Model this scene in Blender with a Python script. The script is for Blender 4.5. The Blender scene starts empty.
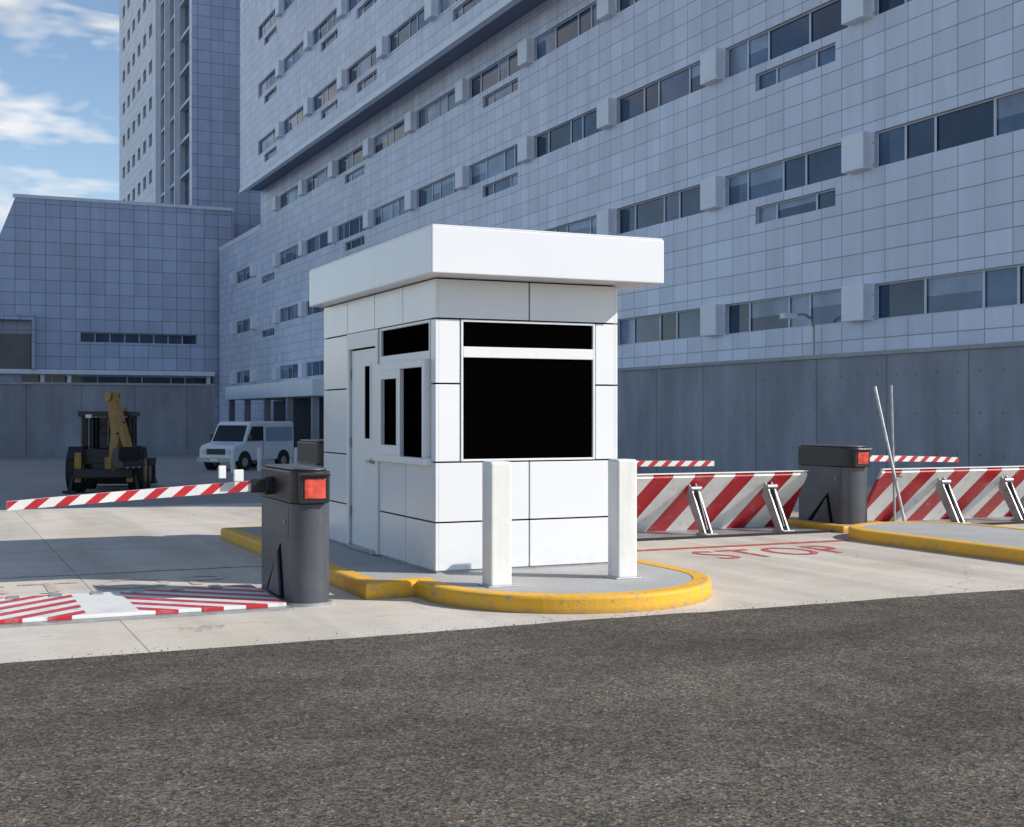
import bpy, math, random
from mathutils import Vector, Matrix
random.seed(7)
S = bpy.context.scene
S.view_settings.view_transform='Standard'; S.view_settings.look='None'
S.view_settings.exposure=0; S.view_settings.gamma=1

# ------------------------------------------------------------------ node helpers
def newmat(name):
    m=bpy.data.materials.new(name); m.use_nodes=True
    nt=m.node_tree; nt.nodes.clear()
    o=nt.nodes.new('ShaderNodeOutputMaterial'); b=nt.nodes.new('ShaderNodeBsdfPrincipled')
    nt.links.new(b.outputs[0],o.inputs[0])
    return m,nt,b
class N:
    def __init__(s,nt): s.nt=nt
    def node(s,t,**k):
        n=s.nt.nodes.new(t)
        for a,v in k.items(): setattr(n,a,v)
        return n
    def put(s,inp,v):
        if isinstance(v,bpy.types.NodeSocket): s.nt.links.new(v,inp)
        elif v is not None: inp.default_value=v
    def math(s,op,a,b=None,c=None,clamp=False):
        n=s.node('ShaderNodeMath',operation=op,use_clamp=clamp)
        s.put(n.inputs[0],a); s.put(n.inputs[1],b)
        if c is not None: s.put(n.inputs[2],c)
        return n.outputs[0]
    def pos(s):
        g=s.node('ShaderNodeNewGeometry'); return g.outputs['Position']
    def xyz(s,v):
        n=s.node('ShaderNodeSeparateXYZ'); s.put(n.inputs[0],v); return n.outputs
    def comb(s,x,y,z):
        n=s.node('ShaderNodeCombineXYZ'); s.put(n.inputs[0],x); s.put(n.inputs[1],y); s.put(n.inputs[2],z); return n.outputs[0]
    def noise(s,v,scale,detail=4,rough=.5,dist=0):
        n=s.node('ShaderNodeTexNoise'); s.put(n.inputs['Vector'],v)
        n.inputs['Scale'].default_value=scale; n.inputs['Detail'].default_value=min(detail,4)
        n.inputs['Roughness'].default_value=rough; n.inputs['Distortion'].default_value=dist
        return n.outputs['Fac']
    def vor(s,v,scale,feature='F1',out='Distance'):
        n=s.node('ShaderNodeTexVoronoi',feature=feature); s.put(n.inputs['Vector'],v)
        n.inputs['Scale'].default_value=scale; return n.outputs[out]
    def white(s,v):
        n=s.node('ShaderNodeTexWhiteNoise',noise_dimensions='3D'); s.put(n.inputs['Vector'],v); return n.outputs['Value']
    def mix(s,f,a,b,mode='MIX'):
        n=s.node('ShaderNodeMix',data_type='RGBA',blend_type=mode); s.put(n.inputs[0],f)
        for i,v in ((6,a),(7,b)):
            if isinstance(v,tuple) and len(v)==3: v=v+(1,)
            s.put(n.inputs[i],v)
        return n.outputs[2]
    def ramp(s,f,a,b,lo=0.,hi=1.):
        n=s.node('ShaderNodeMapRange',clamp=True); s.put(n.inputs[0],f)
        n.inputs[1].default_value=a; n.inputs[2].default_value=b
        n.inputs[3].default_value=lo; n.inputs[4].default_value=hi
        return n.outputs[0]
    def scale(s,c,f):
        n=s.node('ShaderNodeVectorMath',operation='SCALE')
        if isinstance(c,tuple): c=c[:3]
        s.put(n.inputs[0],c); s.put(n.inputs['Scale'],f); return n.outputs[0]
    def bump(s,b,h,strength=.3,dist=.01):
        n=s.node('ShaderNodeBump'); n.inputs['Strength'].default_value=strength
        n.inputs['Distance'].default_value=dist; s.put(n.inputs['Height'],h)
        s.nt.links.new(n.outputs[0],b.inputs['Normal'])

def simple(name,col,rough=.5,metal=0,var=.12,vscale=3,spec=.5,bump=0,bscale=60,dirt=0):
    m,nt,b=newmat(name); n=N(nt); p=n.pos()
    f=n.noise(p,vscale,5,.6)
    f2=n.noise(p,vscale*9,3,.6)
    k=n.math('ADD',n.ramp(f,.3,.7,1-var,1+var*.5),n.ramp(f2,.3,.7,-var*.3,var*.3))
    c=n.scale(col,k)
    if dirt:
        z=n.xyz(p)[2]
        st=n.noise(n.comb(n.math('MULTIPLY',n.xyz(p)[0],9),n.math('MULTIPLY',n.xyz(p)[1],9),n.math('MULTIPLY',z,.8)),1,4,.6)
        c=n.mix(n.math('MULTIPLY',n.ramp(st,.5,.78),dirt),c,(.22,.2,.17))
    n.put(b.inputs['Base Color'],c)
    b.inputs['Roughness'].default_value=rough; b.inputs['Metallic'].default_value=metal
    b.inputs['Specular IOR Level'].default_value=spec
    n.put(b.inputs['Roughness'],n.ramp(f2,.3,.7,max(rough-.07,0.02),rough+.07))
    if bump: n.bump(b,n.noise(p,bscale,5,.6),bump,.01)
    return m

# ------------------------------------------------------------------ mesh helpers
class MB:
    def __init__(s): s.v=[]; s.f=[]; s.m=[]; s.mats=[]
    def mi(s,m):
        if m not in s.mats: s.mats.append(m)
        return s.mats.index(m)
    def face(s,pts,m):
        i=len(s.v); s.v+= [tuple(p) for p in pts]; s.f.append(tuple(range(i,i+len(pts)))); s.m.append(s.mi(m))
    def box(s,x0,x1,y0,y1,z0,z1,m,M=None):
        c=[(x0,y0,z0),(x1,y0,z0),(x1,y1,z0),(x0,y1,z0),(x0,y0,z1),(x1,y0,z1),(x1,y1,z1),(x0,y1,z1)]
        if M is not None: c=[tuple(M@Vector(q)) for q in c]
        i=len(s.v); s.v+=c; k=s.mi(m)
        for q in ((0,3,2,1),(4,5,6,7),(0,1,5,4),(1,2,6,5),(2,3,7,6),(3,0,4,7)):
            s.f.append(tuple(i+j for j in q)); s.m.append(k)
    def prism(s,prof,ax0,ax1,m,fn):
        i=len(s.v); n=len(prof); k=s.mi(m)
        for t in (ax0,ax1):
            s.v+=[tuple(fn(a,b,t)) for a,b in prof]
        for j in range(n):
            q=(j+1)%n; s.f.append((i+j,i+q,i+n+q,i+n+j)); s.m.append(k)
        s.f.append(tuple(i+j for j in reversed(range(n)))); s.m.append(k)
        s.f.append(tuple(i+n+j for j in range(n))); s.m.append(k)
    def cyl(s,p0,p1,r,m,seg=16,r1=None):
        p0=Vector(p0);p1=Vector(p1); r1=r if r1 is None else r1
        d=(p1-p0).normalized(); a=d.orthogonal().normalized(); b=d.cross(a)
        i=len(s.v); k=s.mi(m)
        for p,rr in ((p0,r),(p1,r1)):
            for j in range(seg):
                t=2*math.pi*j/seg; s.v.append(tuple(p+a*math.cos(t)*rr+b*math.sin(t)*rr))
        for j in range(seg):
            q=(j+1)%seg; s.f.append((i+j,i+q,i+seg+q,i+seg+j)); s.m.append(k)
        s.f.append(tuple(i+j for j in reversed(range(seg)))); s.m.append(k)
        s.f.append(tuple(i+seg+j for j in range(seg))); s.m.append(k)
    def swing(s,px,py,ang):
        c,d=math.cos(ang),math.sin(ang)
        s.v=[(px+(x-px)*c-(y-py)*d,py+(x-px)*d+(y-py)*c,z) for x,y,z in s.v]
    def obj(s,name,parent=None,bevel=0,seg=2,smooth=False,loc=None,rotz=0):
        me=bpy.data.meshes.new(name); me.from_pydata(s.v,[],s.f)
        for m in s.mats: me.materials.append(m)
        me.polygons.foreach_set('material_index',s.m)
        me.update()
        if bevel or smooth:
            import bmesh
            bm=bmesh.new(); bm.from_mesh(me); bmesh.ops.recalc_face_normals(bm,faces=bm.faces); bm.to_mesh(me); bm.free()
        o=bpy.data.objects.new(name,me); S.collection.objects.link(o)
        if parent: o.parent=parent
        if loc: o.location=loc
        o.rotation_euler[2]=rotz
        if bevel:
            b=o.modifiers.new('b','BEVEL'); b.width=bevel; b.segments=seg; b.limit_method='ANGLE'; b.angle_limit=math.radians(40)
            b.harden_normals=False
        if smooth:
            for p in me.polygons: p.use_smooth=True
            try:
                me.set_sharp_from_angle(angle=math.radians(35))
            except Exception: pass
        return o
def empty(name,loc=(0,0,0),rotz=0):
    e=bpy.data.objects.new(name,None); e.empty_display_size=.3; S.collection.objects.link(e)
    e.location=loc; e.rotation_euler[2]=rotz
    return e

# ------------------------------------------------------------------ materials
def concrete(name,col,joint=0,tracks=False,crack=False,rough=.85):
    m,nt,b=newmat(name); n=N(nt); p=n.pos(); x,y,z=n.xyz(p)
    big=n.noise(p,.22,4,.6,.4); med=n.noise(p,1.6,4,.65); fine=n.noise(p,45,3,.7)
    k=n.math('MULTIPLY',n.ramp(big,.3,.7,.87,1.08),n.ramp(med,.3,.7,.88,1.06))
    k=n.math('MULTIPLY',k,n.ramp(fine,.25,.75,.86,1.1))
    if tracks:
        tr=n.noise(n.comb(n.math('MULTIPLY',x,1.3),n.math('MULTIPLY',y,.12),0),1,5,.55,.3)
        k=n.math('MULTIPLY',k,n.ramp(tr,.42,.7,1.03,.78))
        spot=n.noise(p,3.2,3,.5); k=n.math('MULTIPLY',k,n.ramp(spot,.66,.76,1,.78))
    if joint:
        jx=n.math('ABSOLUTE',n.math('SUBTRACT',n.math('FRACT',n.math('DIVIDE',n.math('ADD',x,.45),joint)),.5))
        jy=n.math('ABSOLUTE',n.math('SUBTRACT',n.math('FRACT',n.math('DIVIDE',n.math('ADD',y,.35),joint)),.5))
        w=.006/joint
        j=n.math('MAXIMUM',n.math('LESS_THAN',jx,w),n.math('LESS_THAN',jy,w))
        k=n.math('MULTIPLY',k,n.math('SUBTRACT',1,n.math('MULTIPLY',j,.5)))
    if crack:
        wv=n.node('ShaderNodeVectorMath',operation='ADD'); n.put(wv.inputs[0],p)
        nn=n.node('ShaderNodeTexNoise'); n.put(nn.inputs['Vector'],p); nn.inputs['Scale'].default_value=1.4; nn.inputs['Detail'].default_value=4
        n.put(wv.inputs[1],nn.outputs['Color'])
        c=n.vor(wv.outputs[0],.17,'DISTANCE_TO_EDGE')
        k=n.math('MULTIPLY',k,n.ramp(c,.0006,.002,.72,1))
    n.put(b.inputs['Base Color'],n.mix(n.ramp(n.noise(p,.8,3,.6),.4,.65),n.scale(col,k),n.scale((col[0]*.97,col[1]*1.0,col[2]*1.07),k)))
    b.inputs['Roughness'].default_value=rough; b.inputs['Specular IOR Level'].default_value=.25
    n.bump(b,n.noise(p,90,2,.7),.25,.006)
    return m
M_ground=concrete('ground_concrete',(.36,.34,.31),4.2)
M_apron=concrete('apron_concrete',(.62,.555,.465),3.66,True,True)
M_island=concrete('island_concrete',(.43,.42,.40))

def asphalt():
    m,nt,b=newmat('asphalt'); n=N(nt); p=n.pos(); x,y,z=n.xyz(p)
    big=n.noise(p,.45,4,.6,.8); med=n.noise(p,2.6,4,.7)
    vc=n.xyz(n.vor(p,78,'F1','Color')); vv=vc[0]
    v2=n.xyz(n.vor(p,36,'F1','Color'))
    fine=n.noise(p,150,2,.75)
    k=n.math('MULTIPLY',n.ramp(big,.3,.7,.76,1.22),n.ramp(med,.3,.7,.80,1.18))
    k=n.math('MULTIPLY',k,n.ramp(fine,.3,.7,.6,1.4))
    k=n.math('MULTIPLY',k,n.ramp(vv,0,1,.38,1.62))
    k=n.math('MULTIPLY',k,n.ramp(v2[0],0,1,.8,1.2))
    k=n.math('MULTIPLY',k,n.math('ADD',1,n.ramp(vc[1],.93,1,0,1.2)))
    band=n.noise(n.comb(n.math('MULTIPLY',x,.15),n.math('MULTIPLY',y,1.1),0),1,4,.5,.3)
    k=n.math('MULTIPLY',k,n.ramp(band,.4,.65,1.08,.85))
    n.put(b.inputs['Base Color'],n.mix(n.ramp(v2[2],.3,.7),n.scale((.118,.099,.077),k),n.scale((.104,.095,.084),k)))
    b.inputs['Roughness'].default_value=.9; b.inputs['Specular IOR Level'].default_value=.2
    n.bump(b,n.math('ADD',n.noise(p,60,3,.7),n.math('MULTIPLY',n.noise(p,3,2),2)),.9,.014)
    return m
M_asph=asphalt()

def tiles(name,col,tw,th,line=.035,var=.10,z0=.04,groove=.42,rough=.42):
    m,nt,b=newmat(name); n=N(nt); p=n.pos(); x,y,z=n.xyz(p)
    u=n.math('DIVIDE',n.math('ADD',n.math('ADD',x,y),.23),tw); w=n.math('DIVIDE',n.math('SUBTRACT',z,z0),th)
    fu=n.math('ABSOLUTE',n.math('SUBTRACT',n.math('FRACT',u),.5)); fw=n.math('ABSOLUTE',n.math('SUBTRACT',n.math('FRACT',w),.5))
    l=n.math('MAXIMUM',n.math('GREATER_THAN',fu,.5-line/tw/2),n.math('GREATER_THAN',fw,.5-line/th/2))
    r=n.white(n.comb(n.math('FLOOR',u),n.math('FLOOR',w),3))
    k=n.ramp(r,0,1,1-var,1+var*.6)
    st=n.noise(n.comb(n.math('MULTIPLY',x,1.2),n.math('MULTIPLY',y,1.2),n.math('MULTIPLY',z,.14)),1,3,.6)
    k=n.math('MULTIPLY',k,n.ramp(st,.3,.7,1.05,.90))
    k=n.math('MULTIPLY',k,n.ramp(n.noise(p,.07,2,.5),.3,.7,.92,1.08))
    k=n.math('MULTIPLY',k,n.math('SUBTRACT',1,n.math('MULTIPLY',l,1-groove)))
    n.put(b.inputs['Base Color'],n.scale(col,k))
    b.inputs['Roughness'].default_value=rough; b.inputs['Specular IOR Level'].default_value=.45
    n.bump(b,n.math('MULTIPLY',l,-1),.25,.02)
    return m
M_tile=tiles('facade_panels',(.74,.77,.89),.975,.637,.030)
M_tile2=tiles('low_rise_panels',(.52,.57,.72),1.3,1.15,.055)
M_tile3=tiles('tower_panels',(.70,.73,.82),1.3,1.2,.06)
M_tiledark=simple('soffit_panel',(.20,.23,.31),.6,var=.08,vscale=.4)  # darker than the wall panels: the soffit's shade is in this colour
M_fin=simple('facade_fin',(.86,.88,.93),.45,var=.06,vscale=.8)
M_frame=simple('window_frame_grey',(.60,.63,.70),.4)
def glass(name,col,rough=.04,spec=.35):
    m,nt,b=newmat(name); n=N(nt); p=n.pos()
    f=n.noise(p,.8,2,.5)
    n.put(b.inputs['Base Color'],n.scale(col,n.ramp(f,.3,.7,.7,1.25)))
    b.inputs['Roughness'].default_value=rough; b.inputs['Specular IOR Level'].default_value=spec
    return m
GL=[glass('glass_dark',(.05,.085,.15)),glass('glass_mid',(.10,.155,.26)),glass('glass_blind',(.26,.32,.44),.15),glass('glass_dark_b',(.03,.05,.10))]  # blue of the reflected sky is put into these pane colours
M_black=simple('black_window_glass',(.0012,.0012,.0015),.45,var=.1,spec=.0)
def panelwhite(name,col,rough):
    m,nt,b=newmat(name); n=N(nt); p=n.pos(); x,y,z=n.xyz(p)
    st=n.noise(n.comb(n.math('MULTIPLY',x,14),n.math('MULTIPLY',y,14),n.math('MULTIPLY',z,1.2)),1,4,.65)
    low=n.ramp(z,.15,.40,.14,0)
    k=n.math('MULTIPLY',n.ramp(n.noise(p,1.3,3,.5),.3,.7,.975,1.02),n.ramp(st,.6,.9,1,.965))
    k=n.math('SUBTRACT',k,n.math('MULTIPLY',low,n.ramp(n.noise(p,7,4,.7),.4,.7)))
    n.put(b.inputs['Base Color'],n.scale(col,k))
    b.inputs['Specular IOR Level'].default_value=.5
    n.put(b.inputs['Roughness'],n.ramp(st,.3,.7,rough-.04,rough+.06))
    n.bump(b,n.noise(p,1.7,2,.5),.10,.03)
    return m
M_panel=panelwhite('booth_panel_white',(.79,.795,.81),.22)
M_white=simple('white_paint',(.80,.80,.795),.4,var=.03,dirt=.06)
M_bollard=simple('bollard_white',(.79,.78,.75),.55,var=.06,vscale=4,dirt=.2,bump=.08,bscale=30)
M_seam=simple('seam_dark',(.008,.008,.008),.9,spec=.05)
M_steel=simple('galvanised_steel',(.42,.43,.44),.45,.6,var=.25,vscale=9)
M_grey=simple('cabinet_grey',(.085,.092,.11),.42,.2,var=.16,vscale=4,dirt=.14)
M_dark=simple('cabinet_hood_black',(.018,.018,.02),.38,var=.2)
M_rubber=simple('rubber',(.02,.02,.02),.85)
def yellow():
    m,nt,b=newmat('kerb_yellow'); n=N(nt); p=n.pos()
    ch=n.noise(p,9,4,.7); d=n.noise(p,1.5,4,.6)
    c=n.mix(n.ramp(d,.4,.75),(.84,.43,.02),(.66,.38,.05))
    c=n.mix(n.ramp(ch,.54,.66),c,(.45,.33,.16))
    c=n.mix(n.ramp(n.noise(p,24,3,.7),.62,.68),c,(.30,.26,.20))
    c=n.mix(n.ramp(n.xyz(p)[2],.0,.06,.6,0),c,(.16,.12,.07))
    n.put(b.inputs['Base Color'],c); b.inputs['Roughness'].default_value=.65
    n.bump(b,n.noise(p,60,3,.6),.3,.01)
    return m
M_yel=yellow()
def stripes(name,period,duty,kind,xc=0,slope=1.,red=(.50,.018,.028),wear=.3,rough=.45):
    m,nt,b=newmat(name); n=N(nt); p=n.pos(); x,y,z=n.xyz(p)
    if kind=='arm': u=n.math('ADD',x,n.math('MULTIPLY',z,-slope))
    elif kind=='plate': u=n.math('SUBTRACT',x,n.math('MULTIPLY',z,slope))
    else: u=n.math('ADD',n.math('ABSOLUTE',n.math('SUBTRACT',x,xc)),n.math('MULTIPLY',y,slope))
    f=n.math('FRACT',n.math('DIVIDE',n.math('ADD',u,50),period))
    s=n.math('LESS_THAN',f,duty)
    if kind=='chev':
        s=n.math('MULTIPLY',s,n.math('GREATER_THAN',n.math('ABSOLUTE',n.math('SUBTRACT',x,xc)),.2))
    w=n.noise(p,6,4,.7); d=n.noise(p,2,4,.6)
    r=n.scale(red,n.ramp(d,.3,.7,.8,1.2)); wh=n.scale((.78,.77,.74),n.ramp(d,.3,.7,.86,1.04))
    c=n.mix(s,wh,r)
    c=n.mix(n.math('MULTIPLY',n.ramp(w,.56,.70),wear),c,(.3,.28,.25))
    n.put(b.inputs['Base Color'],c); b.inputs['Roughness'].default_value=rough
    return m
M_arm=stripes('arm_stripes',.22,.46,'arm',slope=1.2,wear=.15)
M_plate=stripes('plate_stripes',.64,.48,'plate',slope=.62,wear=.4,red=(.42,.012,.02))
M_chev=stripes('plate_chevrons',.36,.5,'chev',xc=1.35,slope=1.1,wear=.6)
def paint(name,col,cover):
    m,nt,b=newmat(name); n=N(nt); p=n.pos()
    w=n.noise(p,11,4,.75)
    c=n.mix(n.ramp(w,cover,cover+.12),col,(.55,.49,.42))
    n.put(b.inputs['Base Color'],c); b.inputs['Roughness'].default_value=.7
    return m
M_redpaint=paint('road_paint_red',(.50,.06,.06),.55)
M_redfaded=paint('road_paint_red_faded',(.46,.20,.15),.38)
def lens():
    m,nt,b=newmat('red_lens'); n=N(nt); p=n.pos()
    f=n.noise(p,14,3,.5)
    n.put(b.inputs['Base Color'],n.scale((.55,.07,.05),n.ramp(f,.3,.7,.6,1.3))); b.inputs['Roughness'].default_value=.15
    b.inputs['Emission Color'].default_value=(1,.17,.11,1)
    n.put(b.inputs['Emission Strength'],n.ramp(n.noise(p,9,2,.5),.4,.65,.02,.35))
    return m
M_lens=lens()
def wallconc(name,col):
    m,nt,b=newmat(name); n=N(nt); p=n.pos(); x,y,z=n.xyz(p)
    u=n.math('ADD',x,y)
    big=n.noise(p,.25,4,.6,.3); st=n.noise(n.comb(n.math('MULTIPLY',u,1.1),0,n.math('MULTIPLY',z,.25)),1,4,.6)
    k=n.math('MULTIPLY',n.ramp(big,.3,.7,.85,1.12),n.ramp(st,.35,.72,1.06,.76))
    fu=n.math('ABSOLUTE',n.math('SUBTRACT',n.math('FRACT',n.math('DIVIDE',u,3.2)),.5))
    j=n.math('GREATER_THAN',fu,.5-.008)
    cell=n.white(n.comb(n.math('FLOOR',n.math('ADD',n.math('DIVIDE',u,3.2),.5)),0,0))
    k=n.math('MULTIPLY',k,n.ramp(cell,0,1,.90,1.06))
    gu=n.math('SUBTRACT',n.math('FRACT',n.math('DIVIDE',u,.8)),.5); gz=n.math('SUBTRACT',n.math('FRACT',n.math('DIVIDE',z,1.1)),.5)
    rr=n.math('SQRT',n.math('ADD',n.math('POWER',n.math('MULTIPLY',gu,.8),2),n.math('POWER',n.math('MULTIPLY',gz,1.1),2)))
    h=n.math('LESS_THAN',rr,.035)
    k=n.math('MULTIPLY',k,n.math('SUBTRACT',1,n.math('MULTIPLY',n.math('MAXIMUM',j,h),.4)))
    n.put(b.inputs['Base Color'],n.scale(col,k)); b.inputs['Roughness'].default_value=.9
    b.inputs['Specular IOR Level'].default_value=.2
    return m
M_wall=wallconc('retaining_concrete',(.36,.365,.40))

# ------------------------------------------------------------------ ground
mb=MB()
def gz(y):
    if y<=22: return 0.
    if y>=36: return -.9
    t=(y-22)/14; return -.9*(3*t*t-2*t**3)
ys=[-500,-50,0,22]+[22+14*i/12 for i in range(1,13)]+[60,120,300,1500]
for a,b_ in zip(ys[:-1],ys[1:]):
    mb.face([(-900,a,gz(a)),(900,a,gz(a)),(900,b_,gz(b_)),(-900,b_,gz(b_))],M_ground)
mb.obj('ground')
mb=MB(); mb.face([(-70,8.0,.004),(24.9,8.0,.004),(24.9,22,.004),(-70,22,.004)],M_apron); 
for i in range(12):
    a=22+14*i/12; b_=22+14*(i+1)/12
    mb.face([(-70,a,gz(a)+.004),(24.9,a,gz(a)+.004),(24.9,b_,gz(b_)+.004),(-70,b_,gz(b_)+.004)],M_apron)
mb.obj('concrete_apron')
mb=MB(); xs=[-90+.25*i for i in range(0,720)]
ey=[8.93+.02*math.sin(x*1.7)+random.uniform(-.018,.018)+.03*math.sin(x*.4) for x in xs]
for i in range(len(xs)-1):
    mb.face([(xs[i],-120,.008),(xs[i+1],-120,.008),(xs[i+1],ey[i+1],.008),(xs[i],ey[i],.008)],M_asph)
mb.obj('asphalt_road')
M_grit=simple('grit',(.20,.175,.145),.9,var=.6,vscale=25)
mb=MB(); k=mb.mi(M_grit)
for i in range(5200):
    x=random.uniform(-3.2,10.5); y=random.uniform(1.5,8.95)
    if random.random()<.12: y=random.gauss(9.0,.09)
    r=random.uniform(.0022,.0055)*(1 if random.random()<.93 else 1.7); b0=len(mb.v); z=.008+r*.3
    pts=[(r,0,0),(0,r,0),(-r,0,0),(0,-r,0),(0,0,r*.7),(0,0,-r*.7)]
    ca=random.uniform(0,6.3); 
    for q in pts:
        s=random.uniform(.65,1.3); mb.v.append((x+(q[0]*math.cos(ca)-q[1]*math.sin(ca))*s,y+(q[0]*math.sin(ca)+q[1]*math.cos(ca))*s,z+q[2]*s))
    for f in ((0,1,4),(1,2,4),(2,3,4),(3,0,4),(1,0,5),(2,1,5),(3,2,5),(0,3,5)):
        mb.f.append(tuple(b0+j for j in f)); mb.m.append(k)
mb.obj('loose_gravel')

def text(name,body,loc,size,sx,mat):
    cu=bpy.data.curves.new(name,'FONT'); cu.body=body; cu.size=size; cu.align_x='CENTER'; cu.space_character=1.1
    o=bpy.data.objects.new(name+'_tmp',cu); S.collection.objects.link(o)
    bpy.context.view_layer.update()
    me=bpy.data.meshes.new_from_object(o.evaluated_get(bpy.context.evaluated_depsgraph_get()))
    bpy.data.objects.remove(o)
    me.materials.clear(); me.materials.append(mat)
    q=bpy.data.objects.new(name,me); S.collection.objects.link(q); q.location=loc; q.scale=(sx,1,1)
    return q
text('stop_road_marking','STOP',(9.0,12.15,.009),1.15,.66,M_redpaint)
mb=MB(); mb.face([(6.65,13.25,.009),(10.7,13.25,.009),(10.7,13.38,.009),(6.65,13.38,.009)],M_redpaint); mb.obj('stop_line_marking')
text('stop_road_marking','STOP',(1.5,12.35,.009),1.0,.95,M_redfaded)
mb=MB(); mb.face([(-.5,13.6,.009),(3.4,13.6,.009),(3.4,13.75,.009),(-.5,13.75,.009)],M_redfaded); mb.obj('stop_line_marking')

# ------------------------------------------------------------------ islands
def offset(poly,d):
    out=[]; n=len(poly)
    for i in range(n):
        p0=Vector(poly[i-1]); p1=Vector(poly[i]); p2=Vector(poly[(i+1)%n])
        e1=(p1-p0).normalized(); e2=(p2-p1).normalized()
        n1=Vector((-e1.y,e1.x)); n2=Vector((-e2.y,e2.x))
        b=(n1+n2); L=b.length
        b=b/L; c=b.dot(n1); out.append(tuple(p1+b*(d/max(c,.3))))
    return out
def island(name,poly,h=.15,w=.16):
    e=empty(name)
    inner=offset(poly,w); t1=offset(poly,.008); top=offset(poly,.028)
    mb=MB(); n=len(poly)
    for i in range(n):
        j=(i+1)%n
        rings=[(poly,-.02),(poly,h-.028),(t1,h-.009),(top,h),(inner,h),(inner,h-.02)]
        for (r0,z0),(r1,z1) in zip(rings[:-1],rings[1:]):
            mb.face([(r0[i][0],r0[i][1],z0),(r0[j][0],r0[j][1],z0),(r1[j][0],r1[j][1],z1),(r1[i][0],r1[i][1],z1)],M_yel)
    mb.obj('kerb',e)
    mb=MB(); mb.face([(p[0],p[1],h-.006) for p in offset(poly,w-.004)],M_island); mb.obj('surface',e)
    return e
arc=[(5.25+1.32*math.cos(t),10.5+1.32*math.sin(t)) for t in [math.pi+math.pi*i/48 for i in range(49)]]
poly=[(3.47,16.8),(3.47,10.74),(3.93,10.74)]+arc+[(6.57,16.8)]
island('traffic_island',poly)
arc2=[(11.8+1.05*math.cos(t),13.0+1.05*math.sin(t)) for t in [math.pi*i/30 for i in range(31)]]
island('traffic_island',[(10.75,3.0),(12.85,3.0)]+arc2)
island('traffic_island',[(11.3,14.15),(12.3,14.15),(12.3,17.5),(11.3,17.5)],.10,.12)

# ------------------------------------------------------------------ guard booth
B=empty('guard_booth',(0,0,0))
X0,X1,Y0,Y1,Z0,Z1=4.27,6.17,11.16,14.83,.15,2.86
core=MB(); t=.03
core.box(X0+t,X1-t,Y0+t,Y1-t,Z0-.01,Z1+.05,M_seam)
core.obj('wall_core',B)
P=MB(); g=.0075
def fp(t0,t1,z0,z1,side,m=M_panel,th=.03,out=0.,mbx=None,gap=g):
    q=mbx or P
    if side=='F': q.box(X0+t0+gap,X0+t1-gap,Y0-out,Y0+th-.001,z0+gap,z1-gap,m)
    elif side=='L': q.box(X0-out,X0+th-.001,Y0+t0+gap,Y0+t1-gap,z0+gap,z1-gap,m)
    elif side=='R': q.box(X1-th+.001,X1+out,Y0+t0+gap,Y0+t1-gap,z0+gap,z1-gap,m)
    elif side=='K': q.box(X0+t0+gap,X0+t1-gap,Y1-th+.001,Y1+out,z0+gap,z1-gap,m)
W=1.90; D=3.67
zr=[.16,.61,1.165,1.89,2.49,2.86]
cw=.0305-g
for sd in 'FK':
    for a,b in ((.0,.95),(.95,1.9)):
        lo=(a+ (cw if a==0 else 0)); hi=b-(cw if b==1.9 else 0)
        for z0_,z1_ in ((zr[0],zr[1]),(zr[1],zr[2]),(zr[4],zr[5])): fp(lo,hi,z0_,z1_,sd)
    for z0_,z1_ in ((zr[2],zr[3]),(zr[3],zr[4])):
        fp(cw,.245,z0_,z1_,sd); fp(1.655,1.9-cw,z0_,z1_,sd)
for (cx0,cx1) in ((X0-.0005,X0+.0295),(X1-.0295,X1+.0005)):
    for (cy0,cy1) in ((Y0-.0005,Y0+.0295),(Y1-.0295,Y1+.0005)):
        for i in range(5): P.box(cx0,cx1,cy0,cy1,zr[i]+g,zr[i+1]-g,M_panel)
for a,b in ((cw,.9),(.9,1.78),(1.78,2.73),(2.73,D-cw)): fp(a,b,zr[4],zr[5],'L')
for z0_,z1_ in ((zr[0],zr[1]),(zr[1],zr[2])):
    fp(cw,.82,z0_,z1_,'L'); fp(.82,1.62,z0_,z1_,'L')
fp(cw,.13,zr[2],zr[3],'L'); fp(cw,.13,zr[3],zr[4],'L')
for i in range(4): fp(2.73,D-cw,zr[i],zr[i+1],'L')
for a,b in ((cw,.92),(.92,1.84),(1.84,2.75),(2.75,D-cw)):
    for z0_,z1_ in ((zr[0],zr[1]),(zr[1],zr[2]),(zr[4],zr[5])): fp(a,b,z0_,z1_,'R')
for a,b in ((cw,.3),(3.3,D-cw),(1.75,1.95)):
    for z0_,z1_ in ((zr[2],zr[3]),(zr[3],zr[4])): fp(a,b,z0_,z1_,'R')
P.obj('panels',B,bevel=.003,seg=2)
Fm=MB(); Gm=MB()
for sd in 'FK':
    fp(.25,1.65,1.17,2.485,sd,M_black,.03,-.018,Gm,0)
    for a,b,c,d in ((.25,.272,1.17,2.485),(1.628,1.65,1.17,2.485),(.272,1.628,1.17,1.19),(.272,1.628,2.135,2.235),(.272,1.628,2.465,2.485)):
        fp(a,b,c,d,sd,M_white,.03,.006,Fm,0)
for a0,a1 in ((.305,1.745),(1.955,3.295)):
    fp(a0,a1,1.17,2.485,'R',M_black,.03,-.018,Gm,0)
    for a,b,c,d in ((a0,a0+.025,1.17,2.485),(a1-.025,a1,1.17,2.485),(a0+.025,a1-.025,1.17,1.19),(a0+.025,a1-.025,2.135,2.235),(a0+.025,a1-.025,2.465,2.485)):
        fp(a,b,c,d,'R',M_white,.03,.006,Fm,0)
fp(.135,1.58,2.17,2.485,'L',M_black,.03,-.018,Gm,0)
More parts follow.
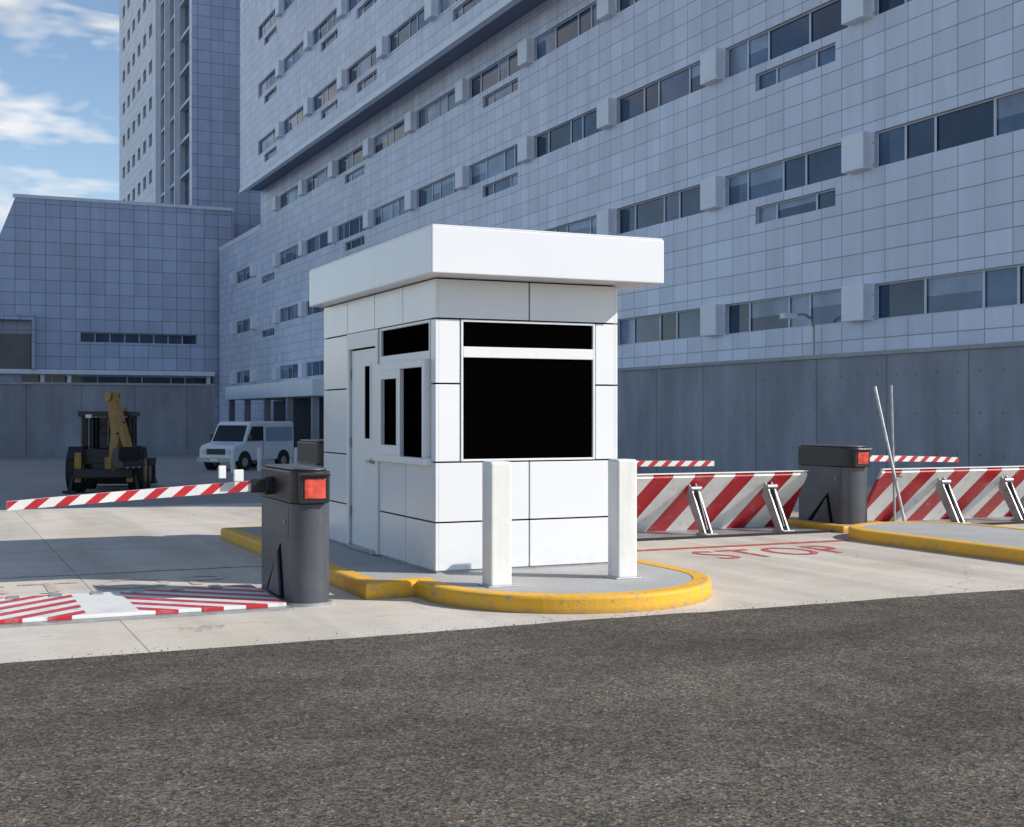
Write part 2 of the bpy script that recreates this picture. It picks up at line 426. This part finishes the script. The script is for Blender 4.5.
for a,b,c,d in ((.135,.165,2.2,2.46),(1.55,1.60,2.2,2.46),(.135,1.60,2.46,2.487),(.135,1.60,2.12,2.2)):
    fp(a,b,c,d,'L',M_white,.03,.006,Fm,0)
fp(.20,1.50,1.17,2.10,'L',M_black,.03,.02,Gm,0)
for a,b,c,d in ((.135,.21,1.20,2.118),(.82,.90,1.20,2.05),(1.40,1.60,1.20,2.118),(.21,1.40,2.05,2.118)):
    fp(a,b,c,d,'L',M_white,.03,.06,Fm,0)
fp(.90,1.40,1.20,1.30,'L',M_white,.03,.058,Fm,0); fp(.90,1.40,1.96,2.05,'L',M_white,.03,.058,Fm,0)
fp(.92,.96,1.30,1.96,'L',M_white,.03,.05,Fm,0)
fp(.10,1.62,1.135,1.20,'L',M_white,.03,.085,Fm,0)
Fm.obj('window_frames',B,bevel=.004); Gm.obj('window_glass',B)
Dm=MB()
fp(1.62,1.70,.16,2.487,'L',M_white,.03,.02,Dm,0); fp(2.62,2.70,.16,2.487,'L',M_white,.03,.02,Dm,0)
fp(1.70,2.62,2.32,2.487,'L',M_white,.03,.02,Dm,0)
fp(1.72,2.60,.17,2.30,'L',M_white,.012,-.012,Dm,0)
fp(1.70,2.62,.15,.19,'L',M_steel,.03,.04,Dm,0)
fp(1.95,2.12,1.35,2.12,'L',M_black,.02,-.008,Dm,0)
for a,b,c,d in ((1.92,1.95,1.32,2.15),(2.12,2.15,1.32,2.15),(1.95,2.12,1.32,1.35),(1.95,2.12,2.12,2.15)): fp(a,b,c,d,'L',M_white,.02,-.002,Dm,0)
Dm.cyl((X0-.03,Y0+1.82,1.12),(X0+.02,Y0+1.82,1.12),.03,M_steel); Dm.box(X0-.05,X0-.03,Y0+1.80,Y0+1.93,1.10,1.13,M_steel)
for zz in (.5,1.25,2.0): Dm.cyl((X0-.005,Y0+2.61,zz),(X0-.005,Y0+2.61,zz+.1),.012,M_steel,8)
Dm.obj('door',B,bevel=.003)
pm=MB(); pm.box(X0+.012,X1-.012,Y0+.012,Y1-.012,.14,.163,M_steel); pm.obj('base_plinth',B)
R=MB(); rx0,rx1,ry0,ry1=4.10,6.49,10.81,14.86
R.box(rx0,rx1,ry0,ry1,2.865,3.285,M_panel)
R.obj('roof_fascia',B,bevel=.012,seg=3)
R=MB(); R.box(rx0+.01,rx1-.01,ry0+.01,ry1-.01,3.286,3.30,M_panel); R.obj('roof_cap',B,bevel=.004)

# ------------------------------------------------------------------ bollards
for (x,y) in ((4.45,10.17),(5.70,10.22)):
    e=empty('bollard',(x,y,.145))
    m=MB(); m.box(-.1,.1,-.1,.1,0,1.06,M_bollard)
    m2=MB(); i=0
    m.obj('post',e,bevel=.022,seg=3)
    m2.box(-.13,.13,-.13,.13,-.004,.012,M_steel); m2.obj('base_plate',e,bevel=.004)
for (x,y) in ((12.2,56.5),(13.6,57.5),(15.2,57.2),(16.5,63)):
    e=empty('steel_bollard',(x,y,-.9)); m=MB(); m.cyl((0,0,0),(0,0,1.0),.1,M_bollard,16); m.cyl((0,0,1.0),(0,0,1.05),.1,M_bollard,16,.04); m.obj('post',e,smooth=True)

# ------------------------------------------------------------------ gates
def gate(name,x,y,w,d,z0,side,ax1,ay,z_a,z_b,rotup=0):
    e=empty(name,(0,0,0))
    def prof(w,d,o):
        pts=[(x-o,y+d+o),(x-o,y+w/2)]
        for i in range(1,16):
            t=math.pi+math.pi*i/16
            pts.append((x+w/2+(w/2+o)*math.cos(t),y+w/2+(w/2+o)*.8*math.sin(t)))
        pts+=[(x+w+o,y+w/2),(x+w+o,y+d+o)]
        return pts
    m=MB(); m.prism(prof(w,d,0),z0,z0+.86,M_grey,lambda a,b,t:(a,b,t)); m.obj('cabinet_body',e,bevel=.008,smooth=True)
    m=MB(); m.prism(prof(w,d,.006),z0+.862,z0+1.13,M_dark,lambda a,b,t:(a,b,t)); m.prism(prof(w-.0,d,-.02),z0+1.131,z0+1.155,M_grey,lambda a,b,t:(a,b,t)); m.obj('hood',e,bevel=.012,smooth=True)
    m=MB(); m.prism(prof(w,d,.03),z0-.02,z0+.03,M_steel,lambda a,b,t:(a,b,t)); m.obj('base_plate',e)
    yb=y+.02; c=x+w/2
    m=MB(); m.box(c-.125,c+.125,yb-.03,yb+.12,z0+.865,z0+1.12,M_dark)
    m.box(c-.125,c+.125,yb-.075,yb-.03,z0+1.095,z0+1.12,M_dark); m.obj('lamp_housing',e,bevel=.008)
    m=MB(); m.box(c-.090,c+.090,yb-.042,yb-.026,z0+.905,z0+1.07,M_lens); m.obj('lamp_lens',e,bevel=.008)
    m=MB(); xs_=x-.006 if side<0 else x+w+.006
    m.prism([(y+.34,z0+.04),(y+.92,z0+.04),(y+.90,z0+.10),(y+.46,z0+.50)],x-.008,x-.001,M_seam,lambda a,b,t:(t,a,b))
    m.prism([(y+.40,z0+.06),(y+.80,z0+.06),(y+.48,z0+.42)],x-.03,x-.009,M_grey,lambda a,b,t:(t,a,b))
    m.box(x-.004,x+.001,y+.2,y+d-.06,z0+.56,z0+.83,M_grey)
    m.cyl((x-.015,y+.3,z0+.7),(x,y+.3,z0+.7),.018,M_steel,10)
    m.obj('side_panel',e,bevel=.002)
    m=MB(); s=side
    xa=x if s<0 else x+w
    m.cyl((xa,ay,z_a),(xa+s*.08,ay,z_a),.08,M_dark,20)
    m.box(min(xa+s*.05,xa+s*.2),max(xa+s*.05,xa+s*.2),ay-.04,ay+.04,z_a-.06,z_a+.06,M_dark)
    m.obj('arm_hub',e,bevel=.006,smooth=True)
    m=MB(); n=14; xs0=xa+s*.14
    hw=.045
    for i in range(n):
        a=i/n; b=(i+1)/n
        zz=lambda q: z_a+(z_b-z_a)*q-.02*q*q
        xa_,xb_=xs0+(ax1-xs0)*a, xs0+(ax1-xs0)*b
        h0,h1=hw-.008*a,hw-.008*b
        v=[(xa_,ay-.02,zz(a)-h0),(xb_,ay-.02,zz(b)-h1),(xb_,ay-.02,zz(b)+h1),(xa_,ay-.02,zz(a)+h0)]
        w_=[(p[0],ay+.02,p[2]) for p in v]
        m.face(v,M_arm); m.face(w_[::-1],M_arm); m.face([v[3],v[2],w_[2],w_[3]],M_white); m.face([v[0],w_[0],w_[1],v[1]],M_white)
        if i==n-1: m.face([v[1],w_[1],w_[2],v[2]],M_white)
    m.obj('arm',e)
    return e
g1=gate('barrier_gate',2.78,10.52,.34,1.16,0,-1,.60,11.25,.985,.885)
m=MB(); m.box(2.42,2.50,11.15,11.19,1.03,1.13,M_white); m.box(2.32,2.38,11.30,11.34,1.05,1.16,M_white); m.obj('arm_clamp',g1,bevel=.004)
gate('barrier_gate',11.52,14.30,.44,1.14,0.02,1,14.1,15.0,.98,.95)
gate('barrier_gate',4.40,15.45,.36,1.05,.13,1,10.24,15.7,.97,.93)

# ------------------------------------------------------------------ wedge barriers
def wedge(x0,x1):
    e=empty('wedge_barrier')
    yb,yt,zt=15.3,14.8,.77
    m=MB(); th=.05
    m.prism([(yb,0.01),(yt,zt),(yt+.03,zt+.045),(yb+.10,.01)],x0,x1,M_plate,lambda a,b,t:(t,a,b)); m.obj('plate',e,bevel=.006)
    m=MB(); m.box(x0,x1,yt-.012,yt+.045,zt+.046,zt+.06,M_white); m.obj('top_edge',e)
    m=MB(); m.box(x0-.05,x1+.05,yb-.95,yb+.3,.005,.02,M_steel); m.box(x0-.05,x1+.05,yb-.98,yb-.93,.005,.035,M_rubber); m.obj('frame_plate',e)
    m=MB()
    for xx in (x0+1.16,x0+2.38):
        for o in (-.05,.05):
            m.prism([(yt+.06,.68),(yt-.02,.60),(yt-.36,.02),(yt-.22,.02),(yt+.12,.5)],xx+o-.012,xx+o+.012,M_steel,lambda a,b,t:(t,a,b))
        m.box(xx-.09,xx+.09,yt-.42,yt-.16,.02,.05,M_steel)
        m.cyl((xx-.08,yt-.02,.62),(xx+.08,yt-.02,.62),.03,M_steel,12)
        m.cyl((xx,yt-.05,.58),(xx,yt-.28,.08),.028,M_dark,10)
    m.obj('struts',e,bevel=.003)
wedge(8.2,11.2); wedge(12.5,15.5)
e=empty('wedge_barrier'); m=MB(); m.box(-.15,2.72,10.55,11.85,.02,.05,M_chev); m.obj('plate',e,bevel=.004)
m=MB(); m.box(-.25,2.76,10.45,11.92,.006,.019,M_steel); m.obj('frame_plate',e)
m=MB()
for i in range(8):
    xx=-.05+i*.34; m.box(xx,xx+.1,11.70,11.84,.051,.062,M_steel)
m.obj('hinges',e,bevel=.002)

e=empty('sign_post'); m=MB()
m.cyl((12.25,14.0,.0),(12.12,14.5,2.0),.022,M_steel,10); m.cyl((12.35,14.35,0),(12.37,14.45,2.02),.018,M_steel,10)
m.box(12.15,12.45,13.95,14.4,.02,.06,M_steel)
m.cyl((12.25,14.1,.75),(12.36,14.38,.75),.015,M_steel,8)
m.obj('posts',e,smooth=True)

# ------------------------------------------------------------------ facades
def facade(name,parent,mapf,u0,u1,z0,z1,holes,wallm,depth=.16,gls=None):
    zs=sorted({z0,z1}|{round(h[2],4) for h in holes}|{round(h[3],4) for h in holes})
    zs=[z for z in zs if z0<=z<=z1]
    w=MB()
    for j in range(len(zs)-1):
        zc=(zs[j]+zs[j+1])/2
        row=[h for h in holes if h[2]<zc<h[3]]
        start=u0
        for h in sorted(row):
            if h[0]>start: w.face([mapf(start,zs[j],0),mapf(h[0],zs[j],0),mapf(h[0],zs[j+1],0),mapf(start,zs[j+1],0)],wallm)
            start=h[1]
        if start<u1: w.face([mapf(start,zs[j],0),mapf(u1,zs[j],0),mapf(u1,zs[j+1],0),mapf(start,zs[j+1],0)],wallm)
    f=MB(); gl=MB()
    for h in holes:
        a,b,c,d=h[:4]; pan=h[4]
        for q in (((a,c),(b,c)),((b,c),(b,d)),((b,d),(a,d)),((a,d),(a,c))):
            (p,r),(s,t)=q
            f.face([mapf(p,r,0),mapf(s,t,0),mapf(s,t,-depth),mapf(p,r,-depth)],M_frame)
        tot=sum(pan); u=a; fr=.05
        for k,pw in enumerate(pan):
            ub=u+(b-a)*pw/tot
            gm=random.choice(gls or (GL[:3]+[GL[0],GL[1],GL[3]]))
            if random.random()<.3 and not gls:
                zm=d-(d-c)*random.uniform(.25,.6)
                gl.face([mapf(u,zm,-depth),mapf(ub,zm,-depth),mapf(ub,d,-depth),mapf(u,d,-depth)],GL[2])
                gl.face([mapf(u,c,-depth),mapf(ub,c,-depth),mapf(ub,zm,-depth),mapf(u,zm,-depth)],gm)
            else:
                gl.face([mapf(u,c,-depth+.0),mapf(ub,c,-depth),mapf(ub,d,-depth),mapf(u,d,-depth)],gm)
            for (p,q2,r,s2) in ((u,u+fr,c,d),(ub-fr,ub,c,d),(u+fr,ub-fr,c,c+fr),(u+fr,ub-fr,d-fr,d)):
                f.face([mapf(p,r,-depth+.04),mapf(q2,r,-depth+.04),mapf(q2,s2,-depth+.04),mapf(p,s2,-depth+.04)],M_frame)
            u=ub
    w.obj(name+'_wall',parent); f.obj(name+'_frames',parent); gl.obj(name+'_glass',parent)

H=empty('hospital_building')
FX=25.4; BY0=8.0; BX1=90  # unseen depth and near end sized for the shadow the block casts
FH=4.46
holes=[]; fins=MB()
pats=[[1.3,2.2,1.1,2.0],[2.2,1.2,2.0,1.2],[1.2,1.2,2.2,2.0]]
for b in range(-3,12):
    y0=31+7.8*b
    a=y0+.6; c=y0+7.2
    if a<BY0+.3: a=BY0+.6
    for i in range(4):
        zt=5.45+FH*i
        if c<123 and not (y0+7.8>107 and i==3):
            holes.append((a,c,zt-1.06,zt,pats[(b+i)%3] if (b+i)%2 else pats[(b*2+i)%3][::-1]))
            if i>0 and b%3==0: holes.append((y0+1.2,y0+5.4,zt-1.92,zt-1.34,[1,2,1]))
        if y0-.6>BY0 and y0<121 and not (y0>106 and i==3):
            fins.box(FX-.34,FX+.05,y0-.5,y0+.5,zt-1.06,zt+.02,M_fin)
mapX=lambda X: (lambda u,z,n:(X-n,u,z))
mapY=lambda Y: (lambda u,z,n:(u,Y-n,z))
facade('lower_block',H,mapX(FX),BY0,107,-1.2,20.3,[h for h in holes if h[1]<=107],M_tile)
facade('podium_end',H,mapX(FX),107,123.5,-1.2,17.3,[h for h in holes if h[0]>=107 and h[3]<17],M_tile)
fins.obj('fins_lower',H,bevel=.02)
UX=23.7; ZB=20.2; ZT=105  # top run up out of view so the block shades the tower
holes=[]; fins=MB()
for b in range(-3,10):
    y0=31+7.8*b
    a=max(y0+.6,BY0+.6); c=y0+7.2
    if c>106.5: continue
    for i in range(12):
        zt=22.9+FH*i
        holes.append((a,c,zt-1.06,zt,pats[(b+i)%3]))
        if (b+i//3)%3!=1: holes.append((y0+1.4,y0+5.2,zt-1.95,zt-1.36,[1,2,1]))
        if y0-.6>BY0: fins.box(UX-.34,UX+.05,y0-.5,y0+.5,zt-1.06,zt+.02,M_fin)
facade('upper_block',H,mapX(UX),BY0,107,ZB,ZT,holes,M_tile)
fins.obj('fins_upper',H,bevel=.02)
m=MB()
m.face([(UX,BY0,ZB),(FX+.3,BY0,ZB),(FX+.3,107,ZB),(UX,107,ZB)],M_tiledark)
m.face([(UX,BY0,ZB),(BX1,BY0,ZB),(BX1,BY0,ZT),(UX,BY0,ZT)],M_tile)
m.face([(FX,BY0,-1.2),(BX1,BY0,-1.2),(BX1,BY0,ZB),(FX,BY0,ZB)],M_tile)
m.face([(UX,107,ZB),(BX1,107,ZB),(BX1,107,ZT),(UX,107,ZT)],M_tile)
m.face([(FX,107,17.3),(BX1,107,17.3),(BX1,107,ZB),(FX,107,ZB)],M_tile)
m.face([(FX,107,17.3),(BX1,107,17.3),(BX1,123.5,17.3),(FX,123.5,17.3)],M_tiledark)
m.face([(UX,BY0,ZT),(BX1,BY0,ZT),(BX1,107,ZT),(UX,107,ZT)],M_tiledark)
m.face([(BX1,BY0,-1.2),(BX1,107,-1.2),(BX1,107,ZT),(BX1,BY0,ZT)],M_tile)
m.obj('shell',H)
m=MB(); m.box(UX-.08,UX+.3,BY0,107,ZB-.3,ZB-.002,M_fin); m.box(FX-.06,FX+.0,107,123.5,17.0,17.45,M_fin); m.obj('edge_trim',H)

e=empty('retaining_wall'); m=MB(); m.box(25.0,25.38,6,75,-1.2,3.32,M_wall); m.obj('wall',e)
m=MB(); m.box(24.94,25.395,6,75,3.322,3.45,M_island); m.obj('coping',e,bevel=.02)
e=empty('concrete_wall'); m=MB(); m.box(-60,17,84,84.4,-1.2,3.45,M_wall); m.box(16.6,17,84.4,108,-1.2,3.45,M_wall); m.obj('wall',e)
m=MB(); m.box(-60,17.05,83.93,84.45,3.451,3.6,M_island); m.obj('coping',e,bevel=.02)

# low rise
L=empty('low_rise_building'); LY=125.0
facade('front',L,mapY(LY),7.4,27,-1.2,21.2,[(13.0,23.6,8.3,9.2,[1]*8),(7.9,25.2,3.7,5.2,[2,1,2,2,1,2,1,2])],M_tile2,.5,[GL[3],GL[0]])
m=MB()
m.face([(7.4,LY,-1.2),(7.4,LY,21.2),(5.9,LY,17.2),(1.0,LY,4),(-1,LY,-1.2)],M_tile2)
m.face([(7.4,LY,21.2),(5.9,LY,17.2),(5.9,LY+40,17.2),(7.4,LY+40,21.2)],M_tile2)
m.face([(5.9,LY,17.2),(-1,LY,-1.2),(-1,LY+40,-1.2),(5.9,LY+40,17.2)],M_tile2)
m.face([(7.4,LY,21.2),(27,LY,21.2),(27,LY+40,21.2),(7.4,LY+40,21.2)],M_tiledark)
m.obj('shell',L)
m=MB(); m.box(7.2,27,LY-.12,LY+.2,21.202,21.5,M_fin); m.box(-3,25,LY-1.2,LY+.0,5.3,5.7,M_fin)
for xx in (9.5,11.8,24.4): m.box(xx,xx+.35,LY-.5,LY-.02,3.2,5.28,M_fin)
m.box(-2,9.0,LY-1.6,LY-.01,10.1,10.6,M_tile2); m.box(8.7,9.0,LY-1.6,LY-.01,5.71,10.09,M_tile2)
m.obj('trim',L)
m=MB(); m.box(2,8.69,LY-.2,LY-.1,8.9,10.09,M_tile2); m.box(2,8.69,LY-.6,LY-.3,5.72,8.89,GL[3]); m.obj('dark_opening',L)  # dark slab stands in for the shaded inside of the opening

# tower
T=empty('tower_building'); TX=24.2; TY=131.0
ht=[]; hd=[]
for i in range(19):
    zt=16+4.3*i
    for a in (156,160.5,165,169.5,174,178.5): ht.append((a,a+2.2,zt,zt+1.5,[1,1]))
for i in range(23):
    zt=12+3.6*i
    for a in (132.4,138.4,144.4): hd.append((a,a+5.4,zt,zt+3.3,[1,1,1]))
facade('glazed_strip',T,mapX(TX),TY,152,-1.2,100,hd,M_tile3,.6,[GL[0],GL[3],GL[3]])
facade('side',T,mapX(TX),152,184,-1.2,100,[h for h in ht if h[3]<100],M_tile3,.6,[GL[0],GL[3]])
m=MB()
m.face([(TX,TY,-1.2),(60,TY,-1.2),(60,TY,100),(TX,TY,100)],M_tile2)  # front takes the darker panel, so its shade is partly in the colour
m.face([(TX,TY,100),(60,TY,100),(60,184,100),(TX,184,100)],M_tiledark)
m.face([(TX,184,-1.2),(60,184,-1.2),(60,184,100),(TX,184,100)],M_tile3)
m.obj('shell',T)
m=MB()
for a in (137.9,143.9,150.2): m.box(TX-.5,TX+.02,a,a+.3,-1.2,98,M_fin)
m.obj('fins',T)

# loading canopy
e=empty('loading_canopy'); m=MB()
m.box(21,25.3,75.4,100,2.75,3.75,M_fin); m.obj('slab',e,bevel=.03)
m=MB()
for yy in (76,82,88,94,99.3): m.box(21.2,21.6,yy,yy+.4,-1,2.749,M_wall)
m.obj('columns',e)
m=MB(); m.box(24.7,25.2,76,99.8,-1,2.7,M_dark); m.obj('dock_wall',e)

e=empty('street_lamp'); m=MB(); px,py=25.2,33.0
pts=[(px,py,3.45),(px,py,4.35),(px-.12,py-.02,4.6),(px-.4,py-.05,4.72),(px-.8,py-.1,4.68)]
for a,b in zip(pts[:-1],pts[1:]): m.cyl(a,b,.04,M_steel,10)
m.box(px-1.25,px-.75,py-.22,py+.05,4.55,4.72,M_white)
m.obj('lamp_arm',e,bevel=.02)

# ------------------------------------------------------------------ vehicles
M_cyel=simple('machine_yellow_shaded',(.36,.20,.035),.55,var=.3,vscale=3,dirt=.6)  # yellow darkened to carry the shade the machine stands in
M_van=simple('van_white',(.78,.80,.82),.3,var=.05,dirt=.15)
M_vanblue=simple('van_panel_grey',(.30,.36,.48),.35)
M_carglass=glass('car_glass',(.02,.025,.03),.05)
M_hl=simple('headlamp',(.7,.7,.66),.15)
M_hub=simple('wheel_hub',(.45,.45,.45),.4,.5)
def wheel(m,c,r,w,hub=M_hub):
    x,y,z=c
    m.cyl((x,y-w/2,z),(x,y+w/2,z),r*.96,M_rubber,28)
    m.cyl((x,y-w/2+.03,z),(x,y+w/2-.03,z),r,M_rubber,28)
    for s in (-1,1): m.cyl((x,y+s*(w/2+.012),z),(x,y+s*(w/2-.02),z),r*.55,hub,20)
V=empty('delivery_van',(13.7,60.2,-.9),math.atan2(-.62,-.78))
m=MB(); hw=.98
body=[(-2.5,.45),(-2.5,2.12),(-2.35,2.2),(.9,2.2),(1.15,2.1),(1.62,1.28),(2.35,1.12),(2.5,.95),(2.52,.42)]
m.prism(body,-hw,hw,M_van,lambda a,b,t:(a*.9,t*(1 if b<1.3 else 1-.06*(b-1.3)),b)); m.obj('body',V,bevel=.05,seg=3,smooth=True)
m=MB()
m.face([(1.2*.9,-.82,2.03),(1.2*.9,.82,2.03),(1.635*.9,.88,1.3),(1.635*.9,-.88,1.3)],M_carglass)
for s in (-1,1):
    y=s*(hw+.006)
    m.face([(.9,y*.965,1.98),(.1,y*.965,1.98),(.1,y,1.32),(1.28,y,1.32)],M_carglass)
m.obj('windows',V)
m=MB()
for s in (-1,1):
    m.box(-2.1,-.1,s*hw-.004 if s>0 else -hw-.006,s*hw+.006 if s>0 else -hw+.004,1.3,1.95,M_vanblue)
    m.cyl((2.25,s*.72,.86),(2.30,s*.72,.86),.12,M_hl,16)
    m.box(1.1,1.25,s*1.12-.08,s*1.12+.08,1.35,1.62,M_dark)
    m.box(.12,.13,s*hw-.01,s*hw+.01,.55,2.0,M_dark)
m.box(2.24,2.29,-.52,.52,.72,.98,M_dark); m.box(2.2,2.40,-.98,.98,.38,.58,M_steel); m.box(2.33,2.41,-.2,.2,.42,.54,M_white)
m.obj('trim',V,bevel=.01)
m=MB()
for x in (1.45,-1.4):
    for s in (-1,1): wheel(m,(x,s*.86,.37),.37,.25)
m.obj('wheels',V)
m=MB()
for x in (1.45,-1.4):
    for s in (-1,1): m.cyl((x,s*.975,.42),(x,s*.992,.42),.46,M_dark,24)
m.obj('wheel_arches',V)

K=empty('backhoe_loader',(5.6,44.6,-.9),math.radians(74))
m=MB()
for s in (-1,1):
    wheel(m,(-.7,s*.95,.72),.72,.48,M_cyel); wheel(m,(1.45,s*.9,.5),.5,.34,M_cyel)
m.obj('wheels',K)
m=MB(); m.box(-1.2,1.9,-.42,.42,.45,.95,M_dark); m.box(.5,2.0,-.42,.42,.95,1.45,M_cyel); m.box(1.95,2.05,-.35,.35,.6,1.35,M_dark)  # body kept near black: its shaded silhouette is in the colour
for s in (-1,1):
    m.prism([(-1.4,1.1),(-1.1,1.5),(-.2,1.5),(.15,1.05),(.1,.95),(-.1,1.35),(-1.1,1.38)],s*.92-.24,s*.92+.24,M_dark,lambda a,b,t:(a,t,b))
m.obj('chassis',K,bevel=.03)
m=MB()
for (x,y) in ((-.95,-.72),(-.95,.72),(.45,-.72),(.45,.72),(-.25,.74),(-.25,-.74)): m.box(x-.05,x+.05,y-.05,y+.05,.95,2.45,M_dark)
m.box(-1.2,.65,-.85,.85,2.45,2.62,M_dark); m.box(-.95,.45,-.7,.7,.9,1.4,M_dark); m.box(-.5,.0,-.28,.28,1.4,2.0,M_dark); m.box(-.55,-.4,-.25,.25,1.9,2.15,M_dark)
m.cyl((-.9,-.6,2.62),(-.9,-.6,2.76),.07,M_cyel,10)
for s in (-.5,.5): m.box(-1.28,-1.2,s-.1,s+.1,2.4,2.52,M_hl)
m.obj('cab_frame',K,bevel=.02)
m=MB(); m.box(.47,.49,-.66,.66,1.4,2.42,M_carglass)
m.obj('cab_glass',K)
def beam(m,p,q,w,h,mat,h2=None):
    p=Vector(p);q=Vector(q);d=(q-p);L=d.length;d.normalize(); y=Vector((0,1,0)); n=d.cross(y).normalized(); h2=h2 or h
    v=[]
    for c,hh in ((p,h),(q,h2)):
        for sy,sn in ((-1,-1),(1,-1),(1,1),(-1,1)): v.append(tuple(c+y*sy*w/2+n*sn*hh/2))
    i=len(m.v); m.v+=v; k=m.mi(mat)
    for f in ((0,1,2,3),(7,6,5,4),(0,4,5,1),(1,5,6,2),(2,6,7,3),(3,7,4,0)): m.f.append(tuple(i+j for j in f)); m.m.append(k)
# boom folded up, swung to the machine's right so its bent profile shows
m=MB(); q=-.28; SW=math.radians(42)
beam(m,(-1.45,q,.75),(-1.70,q,1.9),.28,.32,M_cyel,.46); beam(m,(-1.70,q,1.9),(-1.30,q,3.15),.26,.46,M_cyel,.22)
beam(m,(-1.35,q,3.15),(-2.25,q,1.45),.22,.34,M_cyel,.2)
beam(m,(-1.55,q-.02,1.2),(-1.95,q-.02,2.3),.1,.1,M_dark); beam(m,(-1.2,q,2.95),(-1.2,q,1.5),.1,.12,M_dark)
for o in (-.17,.17): m.cyl((-1.38,q+o-.02,3.1),(-1.38,q+o+.02,3.1),.17,M_cyel,14)
m.box(-1.65,-1.3,q-.25,q+.25,.78,1.15,M_cyel)
m.swing(-1.4,q,SW); m.box(-1.6,-1.2,-.9,.9,.5,.78,M_dark)
m.obj('boom',K,bevel=.015)
m=MB(); m.prism([(-2.35,1.5),(-2.0,1.45),(-1.9,1.05),(-2.15,.8),(-2.6,.85),(-2.5,1.05),(-2.3,1.1)],q-.4,q+.4,M_dark,lambda a,b,t:(a,t,b))
for i in range(4): m.box(-2.7,-2.55,q-.36+i*.21,q-.30+i*.21,.83,.88,M_steel)
m.swing(-1.4,q,SW)
m.obj('bucket',K,bevel=.01)
m=MB()
for s in (-1,1):
    m.box(-1.45,-1.25,s*.8-.1,s*.8+.1,.35,1.3,M_cyel); m.box(-1.6,-1.1,s*1.05-.2,s*1.05+.2,.02,.1,M_dark); beam(m,(-1.35,s*.85,1.2),(-1.35,s*1.05,.1),.1,.1,M_dark)
m.obj('stabilisers',K,bevel=.01)
m=MB()
for s in (-1,1): beam(m,(.6,s*.55,1.5),(2.6,s*.55,.55),.1,.2,M_cyel)
m.prism([(2.5,.1),(3.3,.05),(3.2,.2),(2.75,.3),(2.7,.7),(2.95,.95),(2.85,1.0),(2.5,.75)],-1.1,1.1,M_dark,lambda a,b,t:(a,t,b))
m.obj('front_loader',K,bevel=.01)

# ------------------------------------------------------------------ light
az=Vector((.81,-.585,0)).normalized(); el=math.radians(34)
sd=Vector((az.x*math.cos(el),az.y*math.cos(el),math.sin(el)))
ld=bpy.data.lights.new('sun','SUN'); ld.energy=5.0; ld.angle=math.radians(.5); ld.color=(1,.95,.87)
lo=bpy.data.objects.new('sun',ld); S.collection.objects.link(lo); lo.rotation_euler=sd.to_track_quat('Z','Y').to_euler(); lo.location=(30,-30,40)
w=bpy.data.worlds.new('World'); S.world=w; w.use_nodes=True; nt=w.node_tree; nt.nodes.clear(); n=N(nt)
sky=n.node('ShaderNodeTexSky',sky_type='NISHITA'); sky.sun_disc=False; sky.sun_elevation=el
sky.sun_rotation=math.atan2(az.x,az.y); sky.air_density=1.; sky.dust_density=.4; sky.ozone_density=2.0
tc=n.node('ShaderNodeTexCoord'); dvec=tc.outputs['Generated']; x,y,z=n.xyz(dvec)
cv=n.comb(n.math('MULTIPLY',x,1),n.math('MULTIPLY',y,1),n.math('MULTIPLY',z,2.6))
c1=n.noise(cv,6.0,4,.6,.25); c2=n.noise(cv,10,4,.5,.2)
mask=n.ramp(y,.55,.85,0,1)
thr=n.math('SUBTRACT',c1,n.ramp(z,.17,.23,.12,0))
cl=n.math('MULTIPLY',n.ramp(thr,.41,.52),mask)
shade=n.ramp(c2,.3,.7,5.2,7.2)
bg=n.node('ShaderNodeBackground'); o=n.node('ShaderNodeOutputWorld')
n.put(bg.inputs[0],n.mix(cl,sky.outputs[0],n.scale((.95,.97,1.0),shade))); bg.inputs[1].default_value=.145
nt.links.new(bg.outputs[0],o.inputs[0])

# ------------------------------------------------------------------ camera
cd=bpy.data.cameras.new('camera'); cd.sensor_width=36; cd.lens=36*1300/1024; cd.clip_end=3000; cd.clip_start=.1; cd.shift_y=.0015
co=bpy.data.objects.new('camera',cd); S.collection.objects.link(co); co.location=(0,0,1.6)
co.rotation_euler=(math.radians(90),0,-math.atan2(.4116,.9116)); S.camera=co
